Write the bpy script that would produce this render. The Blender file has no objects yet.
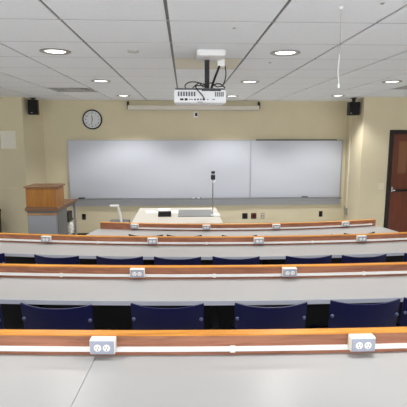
import bpy, bmesh, math, random
from mathutils import Vector, Matrix
random.seed(7)
PI = math.pi
scene = bpy.context.scene
COL = scene.collection

# ------------------------------------------------------------------ materials
def srgb(r, g, b):
    def c(v):
        v /= 255.0
        return v / 12.92 if v <= 0.04045 else ((v + 0.055) / 1.055) ** 2.4
    return (c(r), c(g), c(b), 1.0)

def mat(name, col, rough=0.6, metal=0.0, spec=0.4, noise=0.0, nscale=30.0, bump=0.0, coat=0.0):
    m = bpy.data.materials.new(name); m.use_nodes = True
    nt = m.node_tree; b = nt.nodes['Principled BSDF']
    b.inputs['Roughness'].default_value = rough
    b.inputs['Metallic'].default_value = metal
    b.inputs['Specular IOR Level'].default_value = spec
    b.inputs['Coat Weight'].default_value = coat
    b.inputs['Base Color'].default_value = col
    if noise or bump:
        tc = nt.nodes.new('ShaderNodeTexCoord')
        n = nt.nodes.new('ShaderNodeTexNoise'); n.inputs['Scale'].default_value = nscale
        n.inputs['Detail'].default_value = 4
        nt.links.new(tc.outputs['Object'], n.inputs['Vector'])
        if noise:
            r = nt.nodes.new('ShaderNodeValToRGB')
            r.color_ramp.elements[0].position = 0.3; r.color_ramp.elements[1].position = 0.7
            r.color_ramp.elements[0].color = tuple(c * (1 - noise) for c in col[:3]) + (1,)
            r.color_ramp.elements[1].color = tuple(min(1, c * (1 + noise)) for c in col[:3]) + (1,)
            nt.links.new(n.outputs['Fac'], r.inputs['Fac'])
            nt.links.new(r.outputs['Color'], b.inputs['Base Color'])
        if bump:
            bp = nt.nodes.new('ShaderNodeBump'); bp.inputs['Strength'].default_value = bump
            bp.inputs['Distance'].default_value = 0.002
            nt.links.new(n.outputs['Fac'], bp.inputs['Height'])
            nt.links.new(bp.outputs['Normal'], b.inputs['Normal'])
    return m

def wood(name, c1, c2, rough=0.4, stretch=(0.9, 14, 14), scale=5.0, coat=0.15):
    m = bpy.data.materials.new(name); m.use_nodes = True
    nt = m.node_tree; b = nt.nodes['Principled BSDF']
    tc = nt.nodes.new('ShaderNodeTexCoord'); mp = nt.nodes.new('ShaderNodeMapping')
    mp.inputs['Scale'].default_value = stretch
    n = nt.nodes.new('ShaderNodeTexNoise'); n.inputs['Scale'].default_value = scale
    n.inputs['Detail'].default_value = 7; n.inputs['Distortion'].default_value = 0.9
    n2 = nt.nodes.new('ShaderNodeTexNoise'); n2.inputs['Scale'].default_value = scale * 0.35
    mx = nt.nodes.new('ShaderNodeMath'); mx.operation = 'MULTIPLY_ADD'
    mx.inputs[1].default_value = 0.55
    h = nt.nodes.new('ShaderNodeMath'); h.operation = 'MULTIPLY'; h.inputs[1].default_value = 0.45
    r = nt.nodes.new('ShaderNodeValToRGB')
    r.color_ramp.elements[0].position = 0.36; r.color_ramp.elements[0].color = c1
    r.color_ramp.elements[1].position = 0.62; r.color_ramp.elements[1].color = c2
    nt.links.new(tc.outputs['Object'], mp.inputs['Vector'])
    nt.links.new(mp.outputs['Vector'], n.inputs['Vector'])
    nt.links.new(mp.outputs['Vector'], n2.inputs['Vector'])
    nt.links.new(n2.outputs['Fac'], h.inputs[0])
    nt.links.new(n.outputs['Fac'], mx.inputs[0]); nt.links.new(h.outputs[0], mx.inputs[2])
    nt.links.new(mx.outputs[0], r.inputs['Fac'])
    nt.links.new(r.outputs['Color'], b.inputs['Base Color'])
    b.inputs['Roughness'].default_value = rough
    b.inputs['Coat Weight'].default_value = coat
    b.inputs['Coat Roughness'].default_value = 0.25
    return m

def emit(name, col, strength):
    m = bpy.data.materials.new(name); m.use_nodes = True
    b = m.node_tree.nodes['Principled BSDF']
    b.inputs['Base Color'].default_value = col
    b.inputs['Emission Color'].default_value = col
    b.inputs['Emission Strength'].default_value = strength
    return m

M = {}
M['wall'] = mat('wall_paint', srgb(217, 207, 177), 0.75, noise=0.02, nscale=3, bump=0.05)
M['tile'] = mat('acoustic_tile', srgb(241, 244, 247), 0.9, spec=0.1, noise=0.05, nscale=160, bump=0.15)
M['grid'] = mat('ceiling_grid_grey', srgb(118, 118, 116), 0.6)
M['tan_tile'] = mat('tan_tile', srgb(226, 221, 204), 0.85, noise=0.03, nscale=60)
M['laminate'] = mat('desk_laminate', srgb(174, 174, 173), 0.30, noise=0.02, nscale=220)
M['edge'] = mat('desk_edge_band', srgb(196, 199, 210), 0.5)
M['oak_top'] = wood('golden_oak', srgb(196, 122, 34), srgb(228, 160, 62), 0.42)
M['oak_face'] = wood('oak_reddened_by_light', srgb(128, 78, 54), srgb(168, 110, 82), 0.5)  # same wood as the ledge top; the light's reddening put into its colour
M['lectern_wood'] = wood('lectern_oak', srgb(140, 90, 30), srgb(166, 110, 40), 0.45, stretch=(14, 14, 1.0))
M['lectern_trim'] = wood('lectern_edge_wood', srgb(112, 80, 56), srgb(134, 98, 70), 0.45)
M['race'] = mat('raceway_white', srgb(238, 238, 236), 0.45)
M['box'] = mat('outlet_box_ivory', srgb(240, 236, 224), 0.45)
M['plate'] = mat('outlet_plate_steel', srgb(166, 171, 186), 0.38, metal=0.25)
M['socket'] = mat('socket_white', srgb(238, 236, 230), 0.4)
M['slot'] = mat('slot_dark', srgb(40, 38, 38), 0.6)
M['navy'] = mat('navy_plastic', srgb(13, 17, 70), 0.42, noise=0.05, nscale=90)
M['black'] = mat('black_plastic', srgb(20, 20, 22), 0.5)
M['black_matte'] = mat('black_matte', srgb(14, 14, 15), 0.8)
M['blackmetal'] = mat('black_metal', srgb(22, 22, 24), 0.4, metal=0.3)
M['chrome'] = mat('chrome', srgb(210, 212, 216), 0.22, metal=1.0)
M['alu'] = mat('aluminium', srgb(176, 178, 182), 0.42, metal=0.6)
M['trayalu'] = mat('tray_aluminium', srgb(150, 153, 158), 0.5, metal=0.3)
M['tray_shadow_strip'] = mat('tray_shadow_grey', srgb(186, 188, 192), 0.5)  # shade tone for the strip below the marker tray
M['rivet'] = mat('rivet_steel', srgb(112, 118, 158), 0.45, metal=0.5)
M['cross_tee'] = mat('cross_tee_grey', srgb(160, 160, 158), 0.6)
M['board'] = mat('whiteboard_enamel', srgb(197, 201, 211), 0.32, spec=0.4)
M['bounce_floor'] = mat('pale_bounce_floor', srgb(200, 201, 204), 0.6, noise=0.06, nscale=40)  # unseen floor, made pale to bounce lamp light up to the ceiling
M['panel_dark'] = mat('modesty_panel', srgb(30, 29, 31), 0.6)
M['white'] = mat('white_plastic', srgb(236, 236, 234), 0.42)
M['proj'] = mat('projector_white', srgb(238, 240, 242), 0.4)
M['projtop'] = mat('projector_grey', srgb(92, 94, 100), 0.5)
M['screen_case'] = mat('screen_case_white', srgb(218, 212, 198), 0.5)
M['grey_lam'] = mat('grey_cabinet', srgb(150, 154, 160), 0.5)
M['dark_grey'] = mat('dark_grey_panel', srgb(112, 112, 110), 0.55)
M['mat_grey'] = mat('grey_pad', srgb(132, 134, 134), 0.6)
M['paper'] = mat('paper', srgb(236, 234, 228), 0.8)
M['tabletop'] = mat('instructor_table_top', srgb(203, 199, 188), 0.45)
M['mahogany'] = wood('mahogany_door', srgb(92, 40, 20), srgb(116, 54, 28), 0.4, stretch=(10, 10, 0.8))
M['door_frame'] = mat('dark_door_frame', srgb(36, 26, 24), 0.5)
M['lite'] = mat('brown_glass', srgb(140, 92, 66), 0.12, spec=0.6)
M['clock_face'] = mat('clock_face', srgb(216, 220, 222), 0.35)
M['ring'] = mat('downlight_trim', srgb(172, 170, 165), 0.35, metal=0.4)
M['diffuser'] = mat('air_diffuser_grey', srgb(178, 177, 174), 0.6)
M['duct'] = mat('duct_dark', srgb(60, 58, 56), 0.8)
M['ivory'] = mat('ivory_plate', srgb(226, 218, 192), 0.5)
M['grille'] = mat('grille_cream', srgb(240, 237, 224), 0.5)
M['red'] = mat('red_jack', srgb(150, 52, 44), 0.5)
M['greyplate'] = mat('grey_wall_plate', srgb(150, 148, 136), 0.5)
M['brass'] = mat('sprinkler_beige', srgb(200, 197, 188), 0.5)
M['lens'] = emit('lamp_lens', (1.0, 0.98, 0.93, 1), 4.0)

# ------------------------------------------------------------------ mesh helpers
class MB:
    def __init__(s):
        s.bm = bmesh.new()
    def box(s, x0, x1, y0, y1, z0, z1, bevel=0.0, mtx=None):
        t = bmesh.new()
        v = [t.verts.new(p) for p in ((x0,y0,z0),(x1,y0,z0),(x1,y1,z0),(x0,y1,z0),(x0,y0,z1),(x1,y0,z1),(x1,y1,z1),(x0,y1,z1))]
        for f in ((0,3,2,1),(4,5,6,7),(0,1,5,4),(1,2,6,5),(2,3,7,6),(3,0,4,7)):
            t.faces.new([v[i] for i in f])
        if bevel > 0:
            bmesh.ops.bevel(t, geom=list(t.edges), offset=bevel, segments=2, affect='EDGES', profile=0.5)
        s._add(t, mtx); return s
    def _add(s, t, mtx=None):
        if mtx is not None:
            bmesh.ops.transform(t, matrix=mtx, verts=t.verts)
        me = bpy.data.meshes.new('tmp'); t.to_mesh(me); t.free()
        s.bm.from_mesh(me); bpy.data.meshes.remove(me)
    def lathe(s, prof, n=24, mtx=None, close=False):
        """prof: list of (r, z); around z"""
        t = bmesh.new(); rings = []
        for r, z in prof:
            if r < 1e-6:
                rings.append([t.verts.new((0, 0, z))])
            else:
                rings.append([t.verts.new((r*math.cos(2*PI*i/n), r*math.sin(2*PI*i/n), z)) for i in range(n)])
        for a, b in zip(rings[:-1], rings[1:]):
            for i in range(n):
                j = (i+1) % n
                if len(a) == 1 and len(b) == 1: continue
                if len(a) == 1: t.faces.new((a[0], b[j], b[i]))
                elif len(b) == 1: t.faces.new((a[i], a[j], b[0]))
                else: t.faces.new((a[i], a[j], b[j], b[i]))
        if close:
            a, b = rings[-1], rings[0]
            for i in range(n):
                j = (i+1) % n; t.faces.new((a[i], a[j], b[j], b[i]))
        bmesh.ops.recalc_face_normals(t, faces=t.faces)
        s._add(t, mtx); return s
    def tube(s, pts, r, n=8, r_end=None):
        t = bmesh.new(); pts = [Vector(p) for p in pts]; rings = []
        N = len(pts)
        up0 = None
        for i, p in enumerate(pts):
            if i == 0: d = pts[1]-p
            elif i == N-1: d = p-pts[i-1]
            else: d = (pts[i+1]-pts[i-1])
            d.normalize()
            ref = Vector((0,0,1)) if abs(d.z) < 0.9 else Vector((1,0,0))
            if up0 is not None:
                a = up0 - d*up0.dot(d)
                a = a.normalized() if a.length > 1e-4 else d.cross(ref).normalized()
            else: a = d.cross(ref).normalized()
            up0 = a; b = d.cross(a)
            rr = r if r_end is None else r + (r_end-r)*i/(N-1)
            rings.append([t.verts.new(p + a*rr*math.cos(2*PI*k/n) + b*rr*math.sin(2*PI*k/n)) for k in range(n)])
        for a, b in zip(rings[:-1], rings[1:]):
            for k in range(n):
                t.faces.new((a[k], a[(k+1)%n], b[(k+1)%n], b[k]))
        t.faces.new(rings[0][::-1]); t.faces.new(rings[-1])
        bmesh.ops.recalc_face_normals(t, faces=t.faces)
        s._add(t); return s
    def prism(s, poly, z0, z1):
        t = bmesh.new()
        a = [t.verts.new((x, y, z0)) for x, y in poly]; b = [t.verts.new((x, y, z1)) for x, y in poly]
        t.faces.new(a[::-1]); t.faces.new(b)
        n = len(poly)
        for i in range(n):
            t.faces.new((a[i], a[(i+1)%n], b[(i+1)%n], b[i]))
        bmesh.ops.recalc_face_normals(t, faces=t.faces)
        s._add(t); return s
    def build(s, name, m, parent=None, smooth=False, loc=None):
        me = bpy.data.meshes.new(name); s.bm.to_mesh(me); s.bm.free()
        o = bpy.data.objects.new(name, me); COL.objects.link(o)
        me.materials.append(m)
        if smooth:
            for p in me.polygons: p.use_smooth = True
            me.set_sharp_from_angle(angle=math.radians(38))
        if parent is not None: o.parent = parent
        if loc is not None: o.location = loc
        return o

def catmull(P, k=8):
    P = [Vector(p) for p in P]; P = [P[0]] + P + [P[-1]]; out = []
    for i in range(1, len(P)-2):
        for j in range(k):
            t = j/k; a, b, c, d = P[i-1], P[i], P[i+1], P[i+2]
            out.append(0.5*((2*b) + (c-a)*t + (2*a-5*b+4*c-d)*t*t + (3*b-a-3*c+d)*t**3))
    out.append(P[-2]); return out

def tag(o, label=None, cat=None, group=None, kind=None):
    if label: o['label'] = label
    if cat: o['category'] = cat
    if group: o['group'] = group
    if kind: o['kind'] = kind
    return o

def thing(name, label, cat, loc=(0,0,0), rz=0.0, group=None):
    o = bpy.data.objects.new(name, None); COL.objects.link(o)
    o.empty_display_size = 0.1
    o.location = loc; o.rotation_euler = (0, 0, rz)
    return tag(o, label, cat, group)

def copy_tree(o, parent=None):
    c = o.copy(); COL.objects.link(c)
    if parent is not None: c.parent = parent
    for ch in list(o.children): copy_tree(ch, c)
    return c

def struct(o):
    o['kind'] = 'structure'; return o

# ------------------------------------------------------------------ dimensions
CEIL = 2.71
WALL = 8.55
LBUMP, RBUMP = 7.88, 7.60
XL, XR, YB = -5.0, 5.6, -3.0

# rows: apex x, ledge face y, radius, desk top z, tier z
ROWS = [dict(y=1.742, R=22.0, top=1.10, tier=0.36, xa=-2.4, xb=3.3),
        dict(y=3.088, R=19.0, top=0.98, tier=0.24, xa=-2.7, xb=3.4),
        dict(y=4.532, R=14.0, top=0.86, tier=0.12, xa=-3.0, xb=3.5),
        dict(y=5.785, R=8.6,  top=0.74, tier=0.0,  xa=-1.19, xb=2.78)]
X0 = 0.75
DEPTH = 0.425

def arcpt(row, x, o):
    """point on the row arc whose ledge-face x is x, offset o towards the back of the room"""
    R = row['R']; t = math.asin((x-X0)/R)
    r = R + o
    return X0 + r*math.sin(t), row['y'] + R - r*math.cos(t), t

def sweep(mb, row, xa, xb, o0, o1, z0, z1, n=None):
    n = n or max(2, int((xb-xa)/0.14))
    t = bmesh.new(); rings = []
    for i in range(n+1):
        x = xa + (xb-xa)*i/n
        a = arcpt(row, x, o0); b = arcpt(row, x, o1)
        rings.append([t.verts.new(p) for p in ((a[0],a[1],z0),(b[0],b[1],z0),(b[0],b[1],z1),(a[0],a[1],z1))])
    for a, b in zip(rings[:-1], rings[1:]):
        for k in range(4):
            t.faces.new((a[k], a[(k+1)%4], b[(k+1)%4], b[k]))
    t.faces.new(rings[0][::-1]); t.faces.new(rings[-1])
    bmesh.ops.recalc_face_normals(t, faces=t.faces)
    mb._add(t); return mb

# ------------------------------------------------------------------ room shell
struct(MB().box(XL-0.1, XR+0.1, YB, WALL+0.1, -0.1, 0.0).build('floor', M['bounce_floor']))
for k in range(3):
    row = ROWS[k]
    pts = []
    n = 30
    for i in range(n+1):
        x = XL + (XR-XL)*i/n
        pts.append((x, arcpt(row, x, -0.14)[1]))
    poly = [(XL, YB), (XR, YB)] + pts[::-1]
    z0 = ROWS[k+1]['tier'] if k < 2 else 0.0
    if k == 0: name = 'floor_upper_tier'
    elif k == 1: name = 'floor_middle_tier'
    else: name = 'floor_lower_tier'
    struct(MB().prism(poly, z0+0.0005, row['tier']).build(name, M['bounce_floor']))

struct(MB().box(-2.71, 3.243, WALL, WALL+0.12, 0, CEIL+0.03).build('wall_front', M['wall']))
struct(MB().prism([(XL, LBUMP), (-2.85, LBUMP), (-2.71, WALL), (-2.71, WALL+0.12), (XL, WALL+0.12)], 0, CEIL+0.03).build('wall_left_front', M['wall']))
# right pier with a door opening
DX0, DX1, DZ = 3.66, 4.72, 2.14
rb = MB()
rb.prism([(3.167, RBUMP), (DX0, RBUMP), (DX0, WALL+0.12), (3.243, WALL+0.12), (3.243, WALL)], 0, CEIL+0.03)
rb.box(DX1, XR, RBUMP, RBUMP+0.2, 0, CEIL+0.03)
rb.box(DX0, DX1, RBUMP, RBUMP+0.2, DZ, CEIL+0.03)
struct(rb.build('wall_right_front', M['wall']))
struct(MB().box(XL-0.1, XL, YB, LBUMP, 0, CEIL+0.03).build('wall_left', M['wall']))
struct(MB().box(XR, XR+0.1, YB, RBUMP+0.2, 0, CEIL+0.03).build('wall_right', M['wall']))
bb = MB()
bb.prism([(XL, LBUMP-0.012), (-2.855, LBUMP-0.012), (-2.855, LBUMP-0.001), (XL, LBUMP-0.001)], 0.0, 0.1)
struct(bb.build('baseboard_left', M['black']))
struct(MB().box(-2.70, 3.23, WALL-0.013, WALL-0.001, 0.0, 0.1).build('baseboard_front', M['black']))

# ceiling: lay-in tiles, wide reveals along the room, hairline joints across it
SX, SY = 0.621, 0.615
OX, OY = -0.711, 2.66
tiles = MB()
g = 0.0095
diff_tiles = [(-2, 6), (6, 5)]          # tiles taken out for air diffusers (ix, iy)
tan_tile = (1, 2)
ix0, ix1 = -7, 10
iy0, iy1 = -9, 9
def tile_rect(ix, iy):
    xa = OX + ix*SX; ya = OY + iy*SY
    return xa, xa+SX, ya, ya+SY
for ix in range(ix0, ix1):
    for iy in range(iy0, iy1+1):
        if (ix, iy) in diff_tiles or (ix, iy) == tan_tile: continue
        xa, xb, ya, yb = tile_rect(ix, iy)
        xa = max(xa, XL); xb = min(xb, XR); yb = min(yb, WALL+0.1); ya = max(ya, YB)
        if xb-xa < 0.03 or yb-ya < 0.03: continue
        tiles.box(xa+g, xb-g, ya+0.006, yb-0.006, CEIL, CEIL+0.012)
struct(tiles.build('ceiling', M['tile']))
gb = MB(); gx = MB()
for ix in range(ix0, ix1+1):
    x = OX + ix*SX
    if XL < x < XR: gb.box(x-0.014, x+0.014, YB, WALL+0.1, CEIL+0.008, CEIL+0.022)
for iy in range(iy0, iy1+1):
    y = OY + iy*SY
    gx.box(XL, XR, y-0.0058, y+0.0058, CEIL+0.0005, CEIL+0.0075)
struct(gb.build('trim_1', M['grid']))
struct(gx.build('trim_2', M['cross_tee']))
struct(MB().box(XL-0.1, XR+0.1, YB, WALL+0.12, CEIL+0.24, CEIL+0.3).build('ceiling_slab', M['grid']))
xa, xb, ya, yb = tile_rect(*tan_tile)
tag(MB().box(xa+g, xb-g, ya+0.002, yb-0.002, CEIL+0.001, CEIL+0.012).build('ceiling_panel', M['tan_tile']),
    'tan square ceiling panel between white tiles, above the projector', 'ceiling panel')

# ------------------------------------------------------------------ downlights
def make_downlight():
    root = thing('downlight', '', 'ceiling light', group='recessed downlights')
    MB().lathe([(0.088, -0.001), (0.118, -0.001), (0.122, -0.006), (0.112, -0.010), (0.090, -0.008), (0.080, 0.0)], 32, close=True).build('trim_ring', M['ring'], root, True)
    MB().lathe([(0.0, -0.006), (0.05, -0.0055), (0.080, -0.002), (0.080, 0.0), (0.0, 0.0)], 32).build('lens', M['lens'], root, True)
    L = bpy.data.lights.new('downlight_lamp', 'SPOT')
    L.energy = 70; L.spot_size = math.radians(122); L.spot_blend = 0.5
    L.shadow_soft_size = 0.08; L.color = (1.0, 0.975, 0.955)
    lo = bpy.data.objects.new('lamp', L); COL.objects.link(lo); lo.parent = root; lo.location = (0, 0, -0.02)
    return root
DL = [(-1.02, 3.625, 'largest round downlight on the left, the nearest of its column to the camera'),
      (-1.02, 5.53, 'round downlight midway along the left column, right of the grey air diffuser'),
      (-1.02, 7.53, 'small round downlight nearest the front wall, above the left end of the screen case'),
      (0.825, 3.60, 'large round downlight right of the projector ceiling plate'),
      (0.825, 5.51, 'round downlight just right of the projector'),
      (0.825, 7.53, 'small round downlight near the front wall, right below the projector corner'),
      (2.60, 5.43, 'round downlight at the right edge beside the right air diffuser'),
      (2.61, 7.37, 'small round downlight near the front wall above the right loudspeaker'),
      (2.60, 3.60, 'round downlight on the right column just outside the picture'),
      (-1.02, 1.75, 'round downlight on the left column above the nearest desk'),
      (0.825, 1.75, 'round downlight on the middle column above the nearest desk'),
      (2.60, 1.75, 'round downlight on the right column above the nearest desk'),
      (-2.85, 5.53, 'round downlight above the left aisle beside the lectern'),
      (-2.85, 3.6, 'round downlight above the left aisle beside the third row'),
      (4.4, 5.43, 'round downlight above the right aisle in front of the door')]
d0 = make_downlight()
for i, (x, y, lab) in enumerate(DL):
    d = d0 if i == 0 else copy_tree(d0)
    d.location = (x, y, CEIL); d['label'] = lab
    if y > 7:                                   # the row washing the board is dimmed up
        for ch in d.children:
            if ch.type == 'LIGHT':
                ch.data = ch.data.copy(); ch.data.energy = 112

# ------------------------------------------------------------------ air diffusers
def make_diffuser():
    root = thing('air_diffuser', '', 'air diffuser', group='square ceiling air diffusers')
    h = SX/2 - 0.008; hy = SY/2 - 0.004
    fr = MB()
    def ring(mb, ax, ay, bx, by, za, zb):
        t = bmesh.new()
        A = [t.verts.new(p) for p in ((-ax,-ay,za),(ax,-ay,za),(ax,ay,za),(-ax,ay,za))]
        B = [t.verts.new(p) for p in ((-bx,-by,zb),(bx,-by,zb),(bx,by,zb),(-bx,by,zb))]
        for k in range(4): t.faces.new((A[k], A[(k+1)%4], B[(k+1)%4], B[k]))
        A2 = [t.verts.new(v.co + Vector((0,0,0.004))) for v in A]; B2 = [t.verts.new(v.co + Vector((0,0,0.004))) for v in B]
        for k in range(4):
            t.faces.new((A2[k], B2[k], B2[(k+1)%4], A2[(k+1)%4]))
            t.faces.new((A[k], A2[k], A2[(k+1)%4], A[(k+1)%4])); t.faces.new((B[k], B[(k+1)%4], B2[(k+1)%4], B2[k]))
        bmesh.ops.recalc_face_normals(t, faces=t.faces)
        mb._add(t)
    ring(fr, h, hy, h-0.03, hy-0.03, 0.0, 0.0)
    ring(fr, h-0.03, hy-0.03, h-0.07, hy-0.07, 0.0, 0.07)
    fr.build('frame', M['diffuser'], root)
    for k, q in enumerate((0.19, 0.125, 0.06)):
        lv = MB(); ring(lv, q, q, q-0.045, q-0.045, 0.012, 0.06)
        lv.build('louver', M['diffuser'], root)
    MB().box(-h+0.06, h-0.06, -hy+0.06, hy-0.06, 0.10, 0.11).build('duct_back', M['duct'], root)
    return root
a0 = make_diffuser()
for i, (ix, iy) in enumerate(diff_tiles):
    xa, xb, ya, yb = tile_rect(ix, iy)
    a = a0 if i == 0 else copy_tree(a0)
    a.location = ((xa+xb)/2, (ya+yb)/2, CEIL)
    a['label'] = ['square grey air diffuser in the ceiling left of the clock', 'square grey air diffuser in the ceiling at the right, above the door wall'][i]

# sprinkler and small ceiling fittings
sp = thing('sprinkler_head', 'small round recessed sprinkler cap between the left and middle ceiling lights', 'sprinkler', (-0.40, 3.59, CEIL))
MB().lathe([(0.026, 0), (0.044, 0), (0.046, -0.006), (0.036, -0.011), (0.026, -0.006)], 24, close=True).build('escutcheon', M['brass'], sp, True)
MB().lathe([(0, -0.008), (0.02, -0.007), (0.026, -0.002), (0, 0)], 20).build('cap', M['brass'], sp, True)
for x, y, lab in ((0.317, 2.81, 'tiny grey ceiling stud in the tile above the projector plate'),
                  (0.797, 4.09, 'tiny grey ceiling stud behind the large downlight right of the projector'),
                  (1.01, 2.27, 'tiny grey ceiling stud at the top right near the hanging cord')):
    tag(MB().lathe([(0, -0.006), (0.008, -0.005), (0.012, 0), (0, 0)], 12).build('ceiling_stud', M['greyplate'], None, True, (x, y, CEIL)), lab, 'ceiling stud', 'tiny ceiling studs')

# hanging cord
hc = thing('hanging_cord', 'thin pale cord hanging from the ceiling with a white plastic end', 'cord', (0.824, 2.342, CEIL))
MB().lathe([(0, -0.012), (0.008, -0.01), (0.012, 0), (0, 0)], 12).build('ceiling_hook', M['white'], hc, True)
MB().tube([(0, 0, -0.01), (0.002, 0, -0.12), (0.004, 0, -0.235)], 0.0011, 6).build('line', M['greyplate'], hc, True)
MB().tube(catmull([(0.004, 0, -0.235), (0.001, 0, -0.28), (-0.001, 0, -0.33), (0.006, 0, -0.375), (0.006, 0, -0.39)]), 0.0026, 8).build('white_lead', M['white'], hc, True)
MB().lathe([(0, 0), (0.004, -0.002), (0.007, -0.012), (0.006, -0.022), (0, -0.024)], 12).build('end_plug', M['white'], hc, True, (0.006, 0, -0.388))

# ------------------------------------------------------------------ front wall: whiteboard
BX0, BX1, BZ0, BZ1, BXD = -2.262, 3.165, 0.80, 1.955, 1.318
FY = WALL - 0.03
wb = thing('whiteboard', 'long two-panel whiteboard mounted across the beige front wall', 'whiteboard', (0.45, WALL, BZ0))
def W(mb): return mb
ofs = Vector((-0.45, -WALL, -BZ0))
def wbox(x0, x1, y0, y1, z0, z1, bevel=0.0):
    return MB().box(x0-0.45, x1-0.45, y0-WALL, y1-WALL, z0-BZ0, z1-BZ0, bevel)
wbox(BX0+0.012, BXD-0.008, FY, WALL-0.001, BZ0+0.01, BZ1-0.01).build('writing_panel', M['board'], wb)
wbox(BXD+0.008, BX1-0.012, FY, WALL-0.001, BZ0+0.01, BZ1-0.01).build('writing_panel', M['board'], wb)
fr = wbox(BX0, BX1, FY-0.008, WALL-0.001, BZ1-0.014, BZ1)
fr.box(BX0-0.45, BX0+0.02-0.45, FY-0.008-WALL, -0.001, 0, BZ1-BZ0)
fr.box(BX1-0.02-0.45, BX1-0.45, FY-0.008-WALL, -0.001, 0, BZ1-BZ0)
fr.build('frame', M['alu'], wb)
wbox(BXD-0.011, BXD+0.011, FY-0.006, WALL-0.001, BZ0, BZ1-0.014).build('divider', M['alu'], wb)
wbox(BXD+0.10, BX1-0.13, FY-0.014, FY-0.008, BZ1-0.012, BZ1+0.008).build('map_rail', M['blackmetal'], wb)
tr = wbox(BX0, BX1, FY-0.085, WALL-0.001, BZ0-0.012, BZ0)
tr.box(BX0-0.45, BX1-0.45, FY-0.09-WALL, FY-0.08-WALL, -0.016, 0.008)
tr.build('marker_tray', M['trayalu'], wb)
tray_shadow_strip = wbox(BX0, BX1, FY+0.005, WALL-0.001, BZ0-0.15, BZ0-0.012)  # strip built under the tray in place of its cast shadow on the wall
tray_shadow_strip.build('tray_shadow_strip', M['tray_shadow_strip'], wb)

TY = FY - 0.045
def eraser(x, lab, m, w=0.12):
    t = thing('board_eraser', lab, 'eraser', (x, TY, BZ0), group='board erasers on the tray')
    MB().box(-w/2, w/2, -0.024, 0.024, 0.0, 0.016, 0.003).build('felt', M['dark_grey'], t)
    MB().box(-w/2, w/2, -0.025, 0.025, 0.016, 0.034, 0.005).build('grip', m, t)
eraser(-2.02, 'black board eraser at the left end of the marker tray', M['black'])
eraser(2.42, 'dark grey board eraser on the tray of the right whiteboard panel', M['projtop'])
for x, lab, m in ((0.19, 'dark marker lying left in the pair on the tray behind the projector line', M['black']),
                  (0.29, 'dark marker lying right in the pair on the tray, left of the document camera pole', M['slot'])):
    k = thing('marker_pen', lab, 'marker pen', (x, TY, BZ0+0.009), group='markers on the tray')
    MB().tube([(-0.035, 0, 0), (0.02, 0, 0)], 0.009, 10).build('barrel', M['white'], k, True)
    MB().tube([(0.02, 0, 0), (0.045, 0, 0)], 0.0095, 10).build('cap', m, k, True)
    MB().tube([(-0.045, 0, 0), (-0.035, 0, 0)], 0.0095, 10).build('end_cap', m, k, True)

# ------------------------------------------------------------------ clock
RXm = Matrix.Rotation(PI/2, 4, 'X')          # z axis -> -y
ck = thing('wall_clock', 'round black rimmed wall clock with white face above the whiteboard', 'clock', (-1.765, WALL, 2.345))
MB().lathe([(0.165, 0.0), (0.188, 0.0), (0.19, 0.02), (0.182, 0.036), (0.17, 0.036), (0.164, 0.024)], 48, RXm, True).build('rim', M['black'], ck, True)
MB().lathe([(0, 0.018), (0.168, 0.018), (0.168, 0.002), (0, 0.002)], 48, RXm).build('face', M['clock_face'], ck)
def text_mesh(mb, body, size, mtx):
    cu = bpy.data.curves.new('t', 'FONT'); cu.body = body; cu.size = size
    cu.align_x = 'CENTER'; cu.align_y = 'CENTER'; cu.extrude = 0.0008
    o = bpy.data.objects.new('t', cu); COL.objects.link(o)
    bpy.context.view_layer.update()
    me = o.to_mesh(); t = bmesh.new(); t.from_mesh(me)
    o.to_mesh_clear(); bpy.data.objects.remove(o); bpy.data.curves.remove(cu)
    mb._add(t, mtx)
for k in range(1, 13):
    a = PI/2 - k*PI/6
    nm = MB()
    text_mesh(nm, str(k), 0.05, Matrix.Translation((0.128*math.cos(a), -0.0195, 0.128*math.sin(a))) @ RXm)
    nm.build('numeral', M['slot'], ck)
def hand(ang, ln, w, y, nme):
    r = Matrix.Rotation(ang, 4, 'Y')
    MB().box(-w/2, w/2, y-0.002, y, -0.02, ln, 0, r).build(nme, M['slot'], ck)
hand(math.radians(352), 0.075, 0.011, -0.0215, 'hour_hand')
hand(math.radians(190), 0.105, 0.008, -0.0245, 'minute_hand')

# ------------------------------------------------------------------ projection screen case
sc = thing('projection_screen', 'long white rolled projection screen case mounted high on the front wall', 'projection screen', (0.19, WALL, 2.565))
MB().box(-1.26, 1.27, -0.135, -0.04, -0.035, 0.045, 0.012).build('case', M['screen_case'], sc)
MB().box(-1.24, 1.25, -0.098, -0.08, -0.046, -0.034, 0.003).build('bottom_bar', M['alu'], sc)
for x in (-1.262, 1.272):
    b = MB(); b.box(x-0.012, x+0.012, -0.13, -0.002, -0.02, 0.10, 0.004); b.box(x-0.02, x+0.02, -0.012, -0.001, -0.03, 0.125, 0.003)
    b.build('end_bracket', M['black'], sc)

def wall_plate(name, x, y, z, w, h, m, lab, slots=(), sm=None, group=None, cat='wall outlet'):
    t = thing(name, lab, cat, (x, y, z), group=group)
    MB().box(-w/2, w/2, -0.008, -0.0005, -h/2, h/2, 0.003).build('cover_plate', m, t)
    for sx, sz, sw, sh in slots:
        MB().box(sx-sw/2, sx+sw/2, -0.011, -0.006, sz-sh/2, sz+sh/2, 0.001).build('socket', sm or M['slot'], t)
    return t
G = 'outlet plates on the front wall'
wall_plate('wall_outlet', 0.235, WALL, 2.445, 0.09, 0.12, M['white'], 'small white outlet plate with dark socket high under the screen case', ((0.005, 0.0, 0.045, 0.06),), M['slot'], G)
wall_plate('wall_outlet', -2.01, WALL, 0.435, 0.075, 0.115, M['black'], 'black outlet plate under the left end of the whiteboard by the cabinet', ((0, 0.026, 0.032, 0.028), (0, -0.026, 0.032, 0.028)), M['black_matte'], G)
wall_plate('wall_outlet', 1.225, WALL, 0.425, 0.11, 0.115, M['black'], 'plain black square outlet plate under the whiteboard divider', ((0, 0.026, 0.05, 0.028), (0, -0.026, 0.05, 0.028)), M['black_matte'], G)
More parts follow.
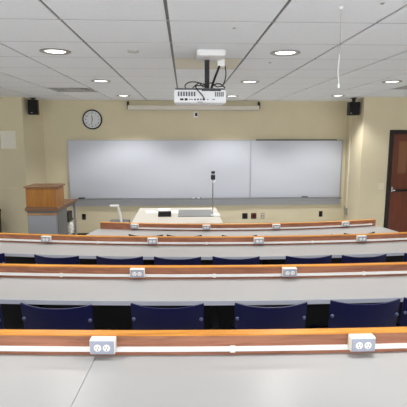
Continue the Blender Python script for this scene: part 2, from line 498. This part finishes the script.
wall_plate('wall_outlet', 1.405, WALL, 0.425, 0.11, 0.115, M['black'], 'black square jack plate with four red sockets', ((-0.026, 0.026, 0.022, 0.022), (0.026, 0.026, 0.022, 0.022), (-0.026, -0.026, 0.022, 0.022), (0.026, -0.026, 0.022, 0.022)), M['red'], G)
wall_plate('wall_outlet', 1.59, WALL, 0.425, 0.07, 0.115, M['greyplate'], 'grey narrow outlet plate right of the red jack plate', ((0, 0.026, 0.032, 0.028), (0, -0.026, 0.032, 0.028)), M['ivory'], G)
wall_plate('wall_outlet', 2.785, WALL, 0.455, 0.075, 0.115, M['black'], 'black outlet plate under the right end of the whiteboard', ((0, 0.026, 0.032, 0.028), (0, -0.026, 0.032, 0.028)), M['black_matte'], G)
wall_plate('light_switch', 3.56, RBUMP, 1.13, 0.12, 0.12, M['ivory'], 'ivory light switch plate on the wall left of the brown door', ((-0.025, 0, 0.012, 0.03), (0.025, 0, 0.012, 0.03)), M['ivory'], None, 'light switch')

# left front wall: louvred plate, and a thin strip added for a shadow line
gv = thing('wall_grille', 'cream louvred wall grille on the left wall near the ceiling', 'wall grille', (-3.12, LBUMP, 1.965))
b = MB(); b.box(-0.135, 0.135, -0.02, -0.0005, 0.115, 0.155, 0.008); b.box(-0.13, -0.112, -0.016, -0.0005, -0.15, 0.12, 0.004)
b.box(0.112, 0.13, -0.016, -0.0005, -0.15, 0.12, 0.004); b.box(-0.13, 0.13, -0.016, -0.0005, -0.155, -0.135, 0.004)
b.build('frame', M['grille'], gv)
b = MB()
for k in range(9):
    x = -0.098 + k*0.0245
    b.box(x-0.007, x+0.007, -0.013, -0.003, -0.138, 0.118, 0.002)
b.box(-0.115, 0.115, -0.003, -0.0005, -0.14, 0.12)
b.build('louvers', M['grille'], gv)
MB().box(-0.108, -0.088, -0.019, -0.012, -0.12, -0.07, 0.003).build('latch', M['white'], gv)
tl = MB(); tl.box(-0.115, 0.115, -0.012, -0.0005, -0.006, 0.006, 0.002)
tag(tl.build('shadow_line_strip', M['ivory'], None, False, (-3.125, LBUMP, 1.105)), 'thin short cream strip added for a shadow line on the left wall beside the lectern', 'shadow strip')
bn = thing('waste_bin', 'tall black waste bin at the very left edge by the left wall', 'waste bin', (-3.375, 7.42, 0.0))
b = MB(); b.lathe([(0.0, 0.0), (0.18, 0.0), (0.19, 0.02), (0.205, 0.74), (0.2, 0.75), (0, 0.75)], 24); b.build('body', M['black'], bn, True)
b = MB(); b.lathe([(0.212, 0.75), (0.212, 0.775), (0.17, 0.82), (0.0, 0.84)], 24); b.lathe([(0.212, 0.75), (0, 0.75)], 24); b.build('lid', M['black_matte'], bn, True)

# ------------------------------------------------------------------ speakers
def speaker(loc, rz, w, h, lab, bx):
    t = thing('loudspeaker', lab, 'loudspeaker', loc, rz, 'wall loudspeakers')
    MB().box(-w/2, w/2, 0.0, 0.15, 0, h, 0.008).build('cabinet', M['black'], t)
    MB().box(-w/2+0.01, w/2-0.01, -0.008, 0.002, 0.012, h-0.012, 0.003).build('grille', M['black_matte'], t)
    MB().box(-w/2+bx, -w/2+bx+0.03, -0.0105, -0.007, 0.028, 0.04, 0.001).build('badge', M['alu'], t)
    b = MB(); top = CEIL - loc[2] - 0.001; b.box(-0.03, 0.03, 0.06, 0.10, h-0.004, top-0.01, 0.003); b.box(-0.05, 0.05, 0.03, 0.13, top-0.011, top, 0.002)
    b.build('bracket', M['blackmetal'], t)
speaker((-2.69, 7.96, 2.41), math.radians(8), 0.17, 0.262, 'black loudspeaker hung in the left front corner near the clock', 0.05)
speaker((3.05, 7.72, 2.40), math.radians(-3), 0.185, 0.236, 'black loudspeaker hung at the right of the whiteboard, near the door wall', 0.015)

# wall raceway running down the right return
def returnx(y): return 3.167 + (y-RBUMP)*(3.243-3.167)/(WALL-RBUMP)
rc = thing('wall_raceway', 'thin vertical white cable raceway right of the whiteboard under the loudspeaker', 'cable raceway', (returnx(8.28), 8.28, 0.62))
MB().box(-0.022, -0.001, -0.016, 0.016, 0.0, CEIL-0.62-0.002, 0.003).build('channel', M['ivory'], rc)
MB().box(-0.045, -0.001, -0.04, 0.04, -0.13, 0.0, 0.004).build('junction_box', M['greyplate'], rc)
MB().tube(catmull([(-0.03, 0.0, -0.02), (-0.06, -0.02, 0.05), (-0.07, -0.03, 0.0), (-0.06, -0.03, -0.1), (-0.05, -0.02, -0.2)]), 0.005, 8).build('cable', M['greyplate'], rc, True)

# ------------------------------------------------------------------ door
dr = bpy.data.objects.new('door_1', None); COL.objects.link(dr); dr.location = (DX0, RBUMP, 0); struct(dr)
w = DX1-DX0
b = MB(); b.box(-0.0, 0.075, -0.02, 0.13, 0, DZ, 0.004); b.box(w-0.075, w, -0.02, 0.13, 0, DZ, 0.004); b.box(0.075, w-0.075, -0.02, 0.13, DZ-0.075, DZ, 0.004)
b.build('door_frame', M['door_frame'], dr)
b = MB()
lx0, lx1, lz0, lz1 = 0.20, 0.37, 1.36, 1.94
b.box(0.07, lx0, 0.03, 0.075, 0.01, DZ-0.07); b.box(lx1, w-0.07, 0.03, 0.075, 0.01, DZ-0.07)
b.box(lx0, lx1, 0.03, 0.075, 0.01, lz0); b.box(lx0, lx1, 0.03, 0.075, lz1, DZ-0.07)
b.build('door_leaf', M['mahogany'], dr)
MB().box(lx0, lx1, 0.045, 0.058, lz0, lz1).build('vision_glass', M['lite'], dr)
MB().box(0.085, 0.125, -0.01, 0.03, 1.03, 1.12, 0.006).build('latch_case', M['chrome'], dr)
b = MB(); b.box(0.15, w-0.1, -0.03, 0.0, 1.035, 1.075, 0.006); b.box(0.15, 0.19, 0.0, 0.03, 1.03, 1.08, 0.003); b.box(w-0.14, w-0.1, 0.0, 0.03, 1.03, 1.08, 0.003)
b.build('push_bar', M['blackmetal'], dr)
MB().tube([(0.105, -0.012, 1.07), (0.105, -0.045, 1.065), (0.145, -0.05, 1.06)], 0.008, 8).build('door_handle', M['chrome'], dr, True)

# ------------------------------------------------------------------ projector and its mount
pm = thing('projector_mount', 'white ceiling plate with black pole and outlet box holding the projector', 'projector mount', (0.215, 3.66, CEIL))
b = MB(); b.box(-0.115, 0.115, -0.2, 0.085, -0.055, -0.001, 0.02); b.build('ceiling_plate', M['white'], pm, True)
MB().box(-0.041, -0.003, -0.012, 0.026, -0.30, -0.046, 0.002).build('pole', M['black'], pm)
b = MB(); b.box(-0.07, 0.09, -0.06, 0.08, -0.312, -0.294, 0.003); b.box(-0.05, 0.06, -0.03, 0.04, -0.295, -0.28, 0.003)
b.build('bracket', M['black'], pm)
MB().box(0.065, 0.125, -0.005, 0.06, -0.105, -0.047, 0.004).build('outlet_box', M['white'], pm)
MB().tube([(0.08, 0.0, -0.10), (0.04, -0.02, -0.2), (0.01, -0.03, -0.285)], 0.009, 8).build('brace', M['black'], pm, True)

pj = thing('projector', 'white ceiling projector with rear vents, ports and black cables', 'projector', (0.134, 3.6, 2.31))
PH = 0.105
b = MB(); b.box(-0.213, 0.213, 0, 0.31, 0, PH, 0.010); b.build('body', M['proj'], pj, True)
MB().box(-0.205, 0.205, 0.006, 0.3, PH-0.002, PH+0.012, 0.005).build('top_cover', M['projtop'], pj)
b = MB()
for k in range(7):
    x = -0.175 + k*0.0215
    b.box(x-0.007, x+0.007, -0.0025, 0.004, 0.052, 0.088, 0.001)
b.build('vent_grille', M['projtop'], pj)
b = MB()
for k in range(5):
    x = 0.125 + k*0.0155
    b.box(x-0.005, x+0.005, -0.0025, 0.004, 0.05, 0.088, 0.001)
b.build('exhaust_grille', M['dark_grey'], pj)
for x, w_, h_ in ((-0.15, 0.028, 0.016), (-0.115, 0.024, 0.018), (-0.085, 0.012, 0.008), (-0.067, 0.012, 0.008), (-0.042, 0.013, 0.013), (-0.018, 0.013, 0.013), (0.006, 0.012, 0.012), (0.03, 0.02, 0.014), (0.062, 0.008, 0.008), (0.11, 0.018, 0.006)):
    MB().box(x-w_/2, x+w_/2, -0.0025, 0.004, 0.027-h_/2, 0.027+h_/2, 0.001).build('port', M['black'], pj)
MB().box(-0.022, 0.022, -0.002, 0.004, 0.003, 0.008, 0.001).build('name_strip', M['projtop'], pj)
ct = PH+0.012
for pts in ([(0.03, -0.004, 0.027), (0.028, -0.03, 0.04), (0.0, -0.028, 0.075), (-0.025, -0.01, 0.105), (-0.03, 0.03, ct+0.02), (0.06, 0.06, ct+0.03)],
            [(-0.118, 0.03, ct), (-0.122, 0.01, ct+0.022), (-0.09, 0.0, ct+0.045), (-0.04, 0.02, ct+0.05), (0.02, 0.05, ct+0.04), (0.07, 0.06, ct+0.03)],
            [(-0.06, 0.05, ct+0.006), (-0.01, 0.02, ct+0.04), (0.03, 0.02, ct+0.012), (0.09, 0.03, ct+0.045), (0.14, 0.02, ct+0.012), (0.19, 0.03, ct+0.022)],
            [(0.09, 0.04, ct+0.012), (0.13, 0.01, ct+0.034), (0.17, 0.0, ct+0.03), (0.205, 0.02, ct+0.004)],
            [(0.21, 0.09, 0.31), (0.217, 0.08, 0.24), (0.205, 0.07, 0.18), (0.18, 0.05, ct+0.02), (0.13, 0.04, ct+0.01)]):
    MB().tube(catmull(pts, 6), 0.0045, 8).build('cable', M['black'], pj, True)
MB().box(0.12, 0.20, 0.02, 0.05, ct, ct+0.012, 0.003).build('white_cable_tie', M['white'], pj)

# ------------------------------------------------------------------ lectern and media cabinet
CABR = math.radians(-3)
mc = thing('media_cabinet', 'grey media cabinet with wood edged top and open side rack at left front', 'cabinet', (-2.132, 6.43, 0), CABR)
b = MB(); b.box(-0.225, 0.225, 0.01, 0.44, 0.08, 0.905, 0.004); b.box(-0.2, 0.2, 0.04, 0.43, 0.0, 0.08)
b.build('body', M['grey_lam'], mc)
MB().box(-0.215, 0.215, 0.0, 0.012, 0.12, 0.858, 0.003).build('door', M['grey_lam'], mc)
MB().box(-0.228, 0.228, -0.004, 0.013, 0.872, 0.886, 0.002).build('trim_strip', M['oak_top'], mc)
MB().box(0.225, 0.232, 0.02, 0.44, 0.08, 0.9, 0.001).build('side_panel', M['dark_grey'], mc)
MB().box(-0.245, 0.245, -0.02, 0.93, 0.93, 0.972, 0.004).build('counter', M['lectern_trim'], mc)
MB().box(-0.23, 0.235, 0.0, 0.9, 0.905, 0.931).build('rail', M['dark_grey'], mc)
for x in (-0.215, 0.222):
    MB().box(x-0.018, x+0.018, 0.86, 0.90, 0.0, 0.906, 0.003).build('post', M['alu'], mc)
for z in (0.2, 0.42, 0.64):
    MB().box(-0.215, 0.215, 0.441, 0.88, z, z+0.018, 0.002).build('shelf', M['dark_grey'], mc)
def cab(x, y):
    return -2.132 + x*math.cos(CABR) - y*math.sin(CABR), 6.43 + x*math.sin(CABR) + y*math.cos(CABR)
eq = MB().box(-0.17, 0.19, -0.12, 0.12, 0.0, 0.15, 0.006)
tag(eq.build('amplifier', M['black'], None, False, (*cab(0.04, 0.6), 0.659)), 'black equipment unit on the upper shelf of the grey cabinet rack', 'equipment unit')
for i, (z, r, lab) in enumerate(((0.4385, 0.25, 'loose white papers on the middle shelf of the grey cabinet rack'), (0.2185, -0.2, 'loose white papers on the lowest shelf of the grey cabinet rack'))):
    b = MB()
    for k in range(8):
        b.box(-0.15, 0.15, -0.1, 0.1, 0.022*k, 0.022*k+0.012, 0, Matrix.Rotation(r*math.sin(k*2.1)*0.6, 4, 'Z'))
        b.box(-0.14, 0.14, -0.09, 0.09, 0.022*k+0.011, 0.022*k+0.023)
    tag(b.build('paper_stack', M['paper'], None, False, (*cab(0.085, 0.64), z)), lab, 'papers', 'papers in the cabinet rack')

lt = thing('lectern', 'golden oak tabletop lectern box on top of the grey cabinet', 'lectern', (-2.132, 6.43, 0.972), CABR)
LH = 0.315
b = MB(); b.box(-0.225, 0.225, 0.0, 0.018, 0, LH-0.012); b.box(-0.225, -0.207, 0.018, 0.36, 0, LH-0.012); b.box(0.207, 0.225, 0.018, 0.36, 0, LH-0.012); b.box(-0.207, 0.207, 0.018, 0.29, 0.0, 0.018)
b.build('body', M['lectern_wood'], lt)
MB().box(-0.245, 0.25, -0.02, 0.385, LH-0.012, LH+0.012, 0.005).build('reading_top', M['lectern_trim'], lt)
MB().box(-0.232, 0.232, -0.008, 0.002, 0.0, 0.02, 0.002).build('base_trim', M['lectern_trim'], lt)

# ------------------------------------------------------------------ instructor table and things on it
TZ = 0.80
tb = thing('instructor_table', 'wide pale instructor table at the front, behind the last ledge', 'table', (-0.05, 6.85, 0))
MB().box(-0.72, 0.60, -0.80, 0.54, TZ-0.035, TZ, 0.005).build('tabletop', M['tabletop'], tb)
MB().box(-0.66, 0.54, 0.44, 0.46, 0.25, TZ-0.035).build('modesty_panel', M['tabletop'], tb)
for x in (-0.67, 0.55):
    for y in (-0.75, 0.49):
        MB().box(x-0.025, x+0.025, y-0.025, y+0.025, 0, TZ-0.035, 0.004).build('leg', M['alu'], tb)
pad = MB().box(-0.275, 0.275, -0.29, 0.29, 0, 0.012, 0.004)
tag(pad.build('desk_pad', M['mat_grey'], None, False, (0.175, 6.82, TZ)), 'grey rectangular pad lying flat on the instructor table', 'desk pad')
tp = thing('control_panel', 'small black control panel on the left part of the instructor table', 'control panel', (-0.31, 6.62, TZ))
b = MB(); b.prism([(-0.1, -0.06), (0.1, -0.06), (0.1, 0.07), (-0.1, 0.07)], 0, 0.025)
b.box(-0.1, 0.1, -0.03, 0.07, 0.02, 0.07, 0.006); b.build('housing', M['black'], tp)
MB().box(-0.075, 0.075, -0.01, 0.05, 0.0701, 0.0725, 0.001).build('screen', M['projtop'], tp)
for x, y, r, lab in ((-0.53, 7.0, 0.2, 'white paper sheet left of the black control panel on the table'), (-0.36, 7.18, -0.15, 'white paper sheet behind the black control panel'), (-0.17, 6.98, 0.06, 'white paper sheet right of the control panel, against the grey pad')):
    b = MB(); b.box(-0.105, 0.105, -0.14, 0.14, 0, 0.004, 0, Matrix.Rotation(r, 4, 'Z'))
    o = b.build('paper_sheet', M['paper'], None, False, (x, y, TZ)); tag(o, lab, 'paper', 'papers on the instructor table')
dc = thing('document_camera', 'tall thin document camera with black head on the instructor table', 'document camera', (0.50, 6.6, TZ))
MB().box(-0.045, 0.05, -0.1, 0.09, 0, 0.028, 0.01).build('base', M['white'], dc, True)
MB().tube([(-0.06, -0.0, 0.0), (-0.06, 0, 0.56)], 0.009, 10).build('pole', M['chrome'], dc, True)
MB().box(-0.085, 0.0, -0.03, 0.03, 0.0, 0.02, 0.006).build('pole_foot', M['white'], dc)
b = MB(); b.box(-0.09, -0.026, -0.04, 0.03, 0.57, 0.645, 0.008); b.box(-0.085, -0.03, -0.035, 0.025, 0.665, 0.70, 0.006); b.build('head', M['black'], dc)
MB().box(-0.082, -0.034, -0.03, 0.02, 0.643, 0.668, 0.004).build('collar', M['alu'], dc)
MB().tube(catmull([(-0.09, 0, 0.57), (-0.085, -0.02, 0.545), (-0.06, -0.03, 0.53), (-0.03, -0.02, 0.545), (-0.026, 0, 0.572)]), 0.006, 8).build('yoke', M['white'], dc, True)

st = thing('side_table', 'small dark topped table left of the instructor table', 'table', (-1.02, 6.62, 0))
MB().box(-0.17, 0.14, -0.28, 0.28, 0.68, 0.70, 0.004).build('tabletop', M['projtop'], st)
for x in (-0.15, 0.12):
    for y in (-0.25, 0.25):
        MB().box(x-0.015, x+0.015, y-0.015, y+0.015, 0, 0.68, 0.003).build('leg', M['blackmetal'], st)
lp = thing('desk_lamp', 'white bent arm desk lamp standing left of the instructor table', 'desk lamp', (-0.965, 6.5, 0.70))
MB().lathe([(0, 0), (0.055, 0), (0.055, 0.012), (0.02, 0.018), (0, 0.018)], 20).build('base', M['white'], lp, True)
MB().tube([(0, 0, 0.01), (-0.012, 0, 0.13), (-0.05, 0, 0.292)], 0.020, 10).build('arm', M['white'], lp, True)
MB().box(-0.165, -0.03, -0.025, 0.025, 0.272, 0.302, 0.008).build('lamp_head', M['white'], lp, True)

# ------------------------------------------------------------------ desks
BOXES = [[-1.49, -0.352, 0.765, 1.90], [-1.50, -0.352, 0.78, 1.92], [-1.522, -0.346, 0.802, 1.955], [-0.69, 0.30, 1.267, 2.285]]
COUP = [[-0.93, 0.205, 1.34], [-0.93, 0.22, 1.36], [-0.95, 0.235, 1.40], []]
DLAB = ['curved grey desk with oak ledge nearest the camera',
        'curved grey desk with oak ledge, second row from the camera, behind the nearest chairs',
        'curved grey desk with oak ledge, third row from the camera',
        'short curved grey desk with oak ledge, farthest row, ends at both sides in view']

def make_outlet(parent):
    o = MB().box(-0.054, 0.054, -0.042, -0.0005, 0.026, 0.091, 0.004).build('outlet_box', M['box'], parent, True)
    MB().box(-0.051, 0.051, -0.0455, -0.0415, 0.028, 0.087, 0.0015).build('face_plate', M['plate'], o)
    for x in (-0.019, 0.019):
        s = MB().lathe([(0, 0.048), (0.0145, 0.048), (0.016, 0.045), (0.016, 0.041)], 20, Matrix.Translation((x, 0, 0.056)) @ RXm)
        s.build('socket', M['socket'], o)
        b = MB(); b.box(x-0.007, x-0.005, -0.0488, -0.0475, 0.055, 0.064); b.box(x+0.005, x+0.007, -0.0488, -0.0475, 0.055, 0.064); b.box(x-0.002, x+0.002, -0.0488, -0.0475, 0.046, 0.051)
        b.build('slots', M['slot'], o)
    return o

proto_out = None
LEGS = [[-2.28, -0.92, 0.45, 1.82, 3.18], [-2.55, -1.025, 0.215, 1.92, 3.25], [-2.85, -1.545, -0.325, 0.83, 2.0, 3.35], [-0.95, 0.357, 1.2, 2.6]]
for k, row in enumerate(ROWS):
    ax, ay, at_ = arcpt(row, X0, 0)
    D = thing('lecture_desk', DLAB[k], 'desk', (0, 0, 0), 0, 'curved lecture desk rows')
    T = row['top']; xa, xb = row['xa'], row['xb']
    ea, eb = (xa-0.03, xb+0.04) if k == 3 else (xa, xb)
    if k == 0:
        s_ = -0.388
        sweep(MB(), row, ea, s_-0.0012, 0.0, DEPTH, T-0.03, T).build('worktop', M['laminate'], D)
        sweep(MB(), row, s_+0.0012, eb, 0.0, DEPTH, T-0.03, T).build('worktop', M['laminate'], D)
    else:
        sweep(MB(), row, ea, eb, 0.0, DEPTH, T-0.03, T).build('worktop', M['laminate'], D)
    sweep(MB(), row, ea, eb, DEPTH, DEPTH+0.004, T-0.031, T-0.001).build('edge_band', M['edge'], D)
    sweep(MB(), row, xa, xb, -0.040, 0.0, T-0.03, T+0.089).build('ledge', M['oak_face'], D)
    sweep(MB(), row, xa, xb, -0.043, 0.002, T+0.089, T+0.096).build('ledge_lit_top', M['oak_top'], D)  # top of the same ledge wood, with its lit tone put into the colour
    ra, rb_ = (xa, xb) if k < 3 else (BOXES[3][0], xb-0.07)
    sweep(MB(), row, ra, rb_, 0.0, 0.012, T+0.021, T+0.040).build('raceway', M['race'], D)
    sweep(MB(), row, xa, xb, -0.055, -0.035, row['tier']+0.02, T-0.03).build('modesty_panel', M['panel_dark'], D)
    for x in LEGS[k]:
        px, py, t = arcpt(row, x, 0.2)
        b = MB(); b.box(-0.025, 0.025, -0.03, 0.03, 0.02, T-0.03-row['tier']); b.box(-0.03, 0.03, -0.2, 0.2, 0.0, 0.03, 0.005)
        o = b.build('leg', M['blackmetal'], D, False, (px, py, row['tier'])); o.rotation_euler.z = t
    for x in BOXES[k]:
        px, py, t = arcpt(row, x, 0)
        if proto_out is None:
            proto_out = make_outlet(D); o = proto_out
        else:
            o = copy_tree(proto_out, D)
        o.location = (px, py, T); o.rotation_euler.z = t
    for x in COUP[k]:
        px, py, t = arcpt(row, x, 0)
        o = MB().box(-0.012, 0.012, -0.0155, -0.0002, 0.0165, 0.0445, 0.003).build('coupling', M['white'], D, True, (px, py, T))
        o.rotation_euler.z = t
    if k == 3:
        px, py, t = arcpt(row, xb-0.07, 0)
        o = MB().box(-0.008, 0.008, -0.014, -0.0002, 0.0185, 0.0425, 0.003).build('end_cap', M['white'], D, True, (px, py, T)); o.rotation_euler.z = t

# ------------------------------------------------------------------ chairs
def make_chair():
    root = thing('classroom_chair', '', 'chair', group=None)
    # back shell
    t = bmesh.new(); nu, nv = 16, 8; grid = []
    def backp(u, v):
        half = 0.217 + 0.005*v
        ztop = 0.788 + 0.017*abs(u)**2.4
        z = 0.50 + (ztop-0.50)*v
        if v < 0.3: half -= 0.035*((0.3-v)/0.3)**2
        return Vector((half*u, -0.205 - 0.045*v - 0.040*(1-u*u), z))
    for j in range(nv+1):
        grid.append([t.verts.new(backp(-1+2*i/nu, j/nv)) for i in range(nu+1)])
    for j in range(nv):
        for i in range(nu):
            t.faces.new((grid[j][i], grid[j][i+1], grid[j+1][i+1], grid[j+1][i]))
    bmesh.ops.recalc_face_normals(t, faces=t.faces)
    bmesh.ops.solidify(t, geom=list(t.faces), thickness=0.009)
    mb = MB(); mb._add(t); mb.build('backrest', M['navy'], root, True)
    # seat shell
    t = bmesh.new(); grid = []
    for j in range(11):
        v = -1 + 2*j/10
        r = []
        for i in range(13):
            u = -1 + 2*i/12
            hx = 0.215*(1-0.08*abs(v)**3)
            z = 0.445 + 0.018*u*u + 0.012*max(0, -v)**2 - 0.025*max(0, v)**3
            r.append(t.verts.new((hx*u, 0.205*v*(1-0.05*u*u)+0.01, z)))
        grid.append(r)
    for j in range(10):
        for i in range(12):
            t.faces.new((grid[j][i], grid[j][i+1], grid[j+1][i+1], grid[j+1][i]))
    bmesh.ops.recalc_face_normals(t, faces=t.faces)
    bmesh.ops.solidify(t, geom=list(t.faces), thickness=0.009)
    mb = MB(); mb._add(t); mb.build('seat', M['navy'], root, True)
    for s in (-1, 1):
        # rear leg runs up to hold the backrest
        MB().tube(catmull([(s*0.20, -0.25, 0.012), (s*0.195, -0.20, 0.42), (s*0.192, -0.212, 0.55), (s*0.19, -0.228, 0.70)], 6), 0.0095, 8).build('leg', M['blackmetal'], root, True)
        MB().tube([(s*0.205, 0.20, 0.012), (s*0.19, 0.175, 0.43)], 0.0095, 8).build('leg', M['blackmetal'], root, True)
        MB().tube([(s*0.193, -0.2, 0.425), (s*0.19, 0.178, 0.425)], 0.009, 8).build('seat_rail', M['blackmetal'], root, True)
        for y, x in ((-0.25, 0.20), (0.20, 0.205)):
            MB().lathe([(0, 0), (0.014, 0), (0.013, 0.018), (0, 0.018)], 12).build('foot', M['black'], root, True, (s*x, y, 0))
        u = s*0.93; p = backp(u, 0.69)
        rm = Matrix.Translation((p.x, p.y-0.007, 0.705)) @ RXm
        MB().lathe([(0.011, -0.004), (0.011, 0.003), (0.006, 0.007), (0, 0.008)], 14, rm).build('rivet', M['rivet'], root, True)
    MB().tube([(-0.19, -0.2, 0.425), (0.19, -0.2, 0.425)], 0.009, 8).build('crossbar', M['blackmetal'], root, True)
    return root

GR = ['', 'navy chairs in the row nearest the camera', 'navy chairs in the second chair row', 'navy chairs in the farthest chair row']
CH = {1: [(-1.325, 'navy chair cut by the left picture edge, nearest chair row'),
          (-0.782, 'navy chair left of the near left outlet box, nearest chair row'),
          (-0.125, 'navy chair just right of the near left outlet box, nearest chair row'),
          (0.495, 'navy chair in the middle of the nearest chair row, right of the picture centre'),
          (1.08, 'navy chair directly behind the near right outlet box, nearest chair row'),
          (1.555, 'navy chair cut by the right picture edge, nearest chair row')],
      2: [(-1.93, 'navy chair top cut by the left picture edge, second chair row'),
          (-1.193, 'navy chair top under the far left outlet box, second chair row'),
          (-0.611, 'navy chair top left of the second ledge outlet box, second chair row'),
          (-0.068, 'navy chair top right of the second ledge outlet box, second chair row'),
          (0.477, 'navy chair top just right of the centre, second chair row'),
          (1.153, 'navy chair top right of the second ledge right outlet box, second chair row'),
          (1.683, 'navy chair top under the third ledge right outlet box, second chair row'),
          (2.29, 'navy chair top cut by the right picture edge, second chair row')],
      3: [(-0.49, 'navy chair tip leftmost of the farthest chair row'),
          (-0.013, 'navy chair tip in the farthest chair row, in front of the grey pad'),
          (0.668, 'navy chair tip in the middle of the farthest chair row, right of the document camera'),
          (1.605, 'navy chair tip second from right in the farthest chair row'),
          (2.19, 'navy chair tip rightmost of the farthest chair row, nearest the door')]}
SHIFT = {1: -0.035, 2: -0.075, 3: 0.065}
c0 = make_chair(); first = True
DX = {1: 0.03, 2: 0.015, 3: 0.03}
for k, lst in CH.items():
    row = ROWS[k]
    for x, lab in lst:
        c = c0 if first else copy_tree(c0); first = False
        px, py, t = arcpt(row, x, DEPTH + 0.16 - 0.25)
        jit = random.uniform(-0.012, 0.012)
        c.location = (x + DX[k], py + jit + SHIFT[k] + 0.03*(x-0.4)*(k == 1) - (0.06 if k == 3 and x > 1.5 else 0.0), row['tier']); c.rotation_euler.z = t + random.uniform(-0.03, 0.03)
        c['label'] = lab; c['group'] = GR[k]

# ------------------------------------------------------------------ world, camera
wd = bpy.data.worlds.new('World'); scene.world = wd; wd.use_nodes = True
bg = wd.node_tree.nodes['Background']
bg.inputs['Color'].default_value = (0.94, 0.965, 1.0, 1); bg.inputs['Strength'].default_value = 3.5

F = 430.0
yaw, pitch = math.radians(2.5642), math.radians(9.0513)
cam = bpy.data.cameras.new('Camera'); co = bpy.data.objects.new('Camera', cam); COL.objects.link(co)
cam.sensor_fit = 'HORIZONTAL'; cam.sensor_width = 36.0; cam.lens = 36.0*F/407.0
cam.clip_start = 0.05; cam.clip_end = 100
co.location = (0, 0, 2.05); co.rotation_euler = (PI/2 - pitch, 0, -yaw)
scene.camera = co
vs = scene.view_settings
scene.display_settings.display_device = 'sRGB'
vs.view_transform = 'Standard'; vs.look = 'None'; vs.gamma = 1.0; vs.use_curve_mapping = False
vs.exposure = 0.12
scene.cycles.max_bounces = 8; scene.cycles.diffuse_bounces = 5
scene.cycles.use_denoising = True
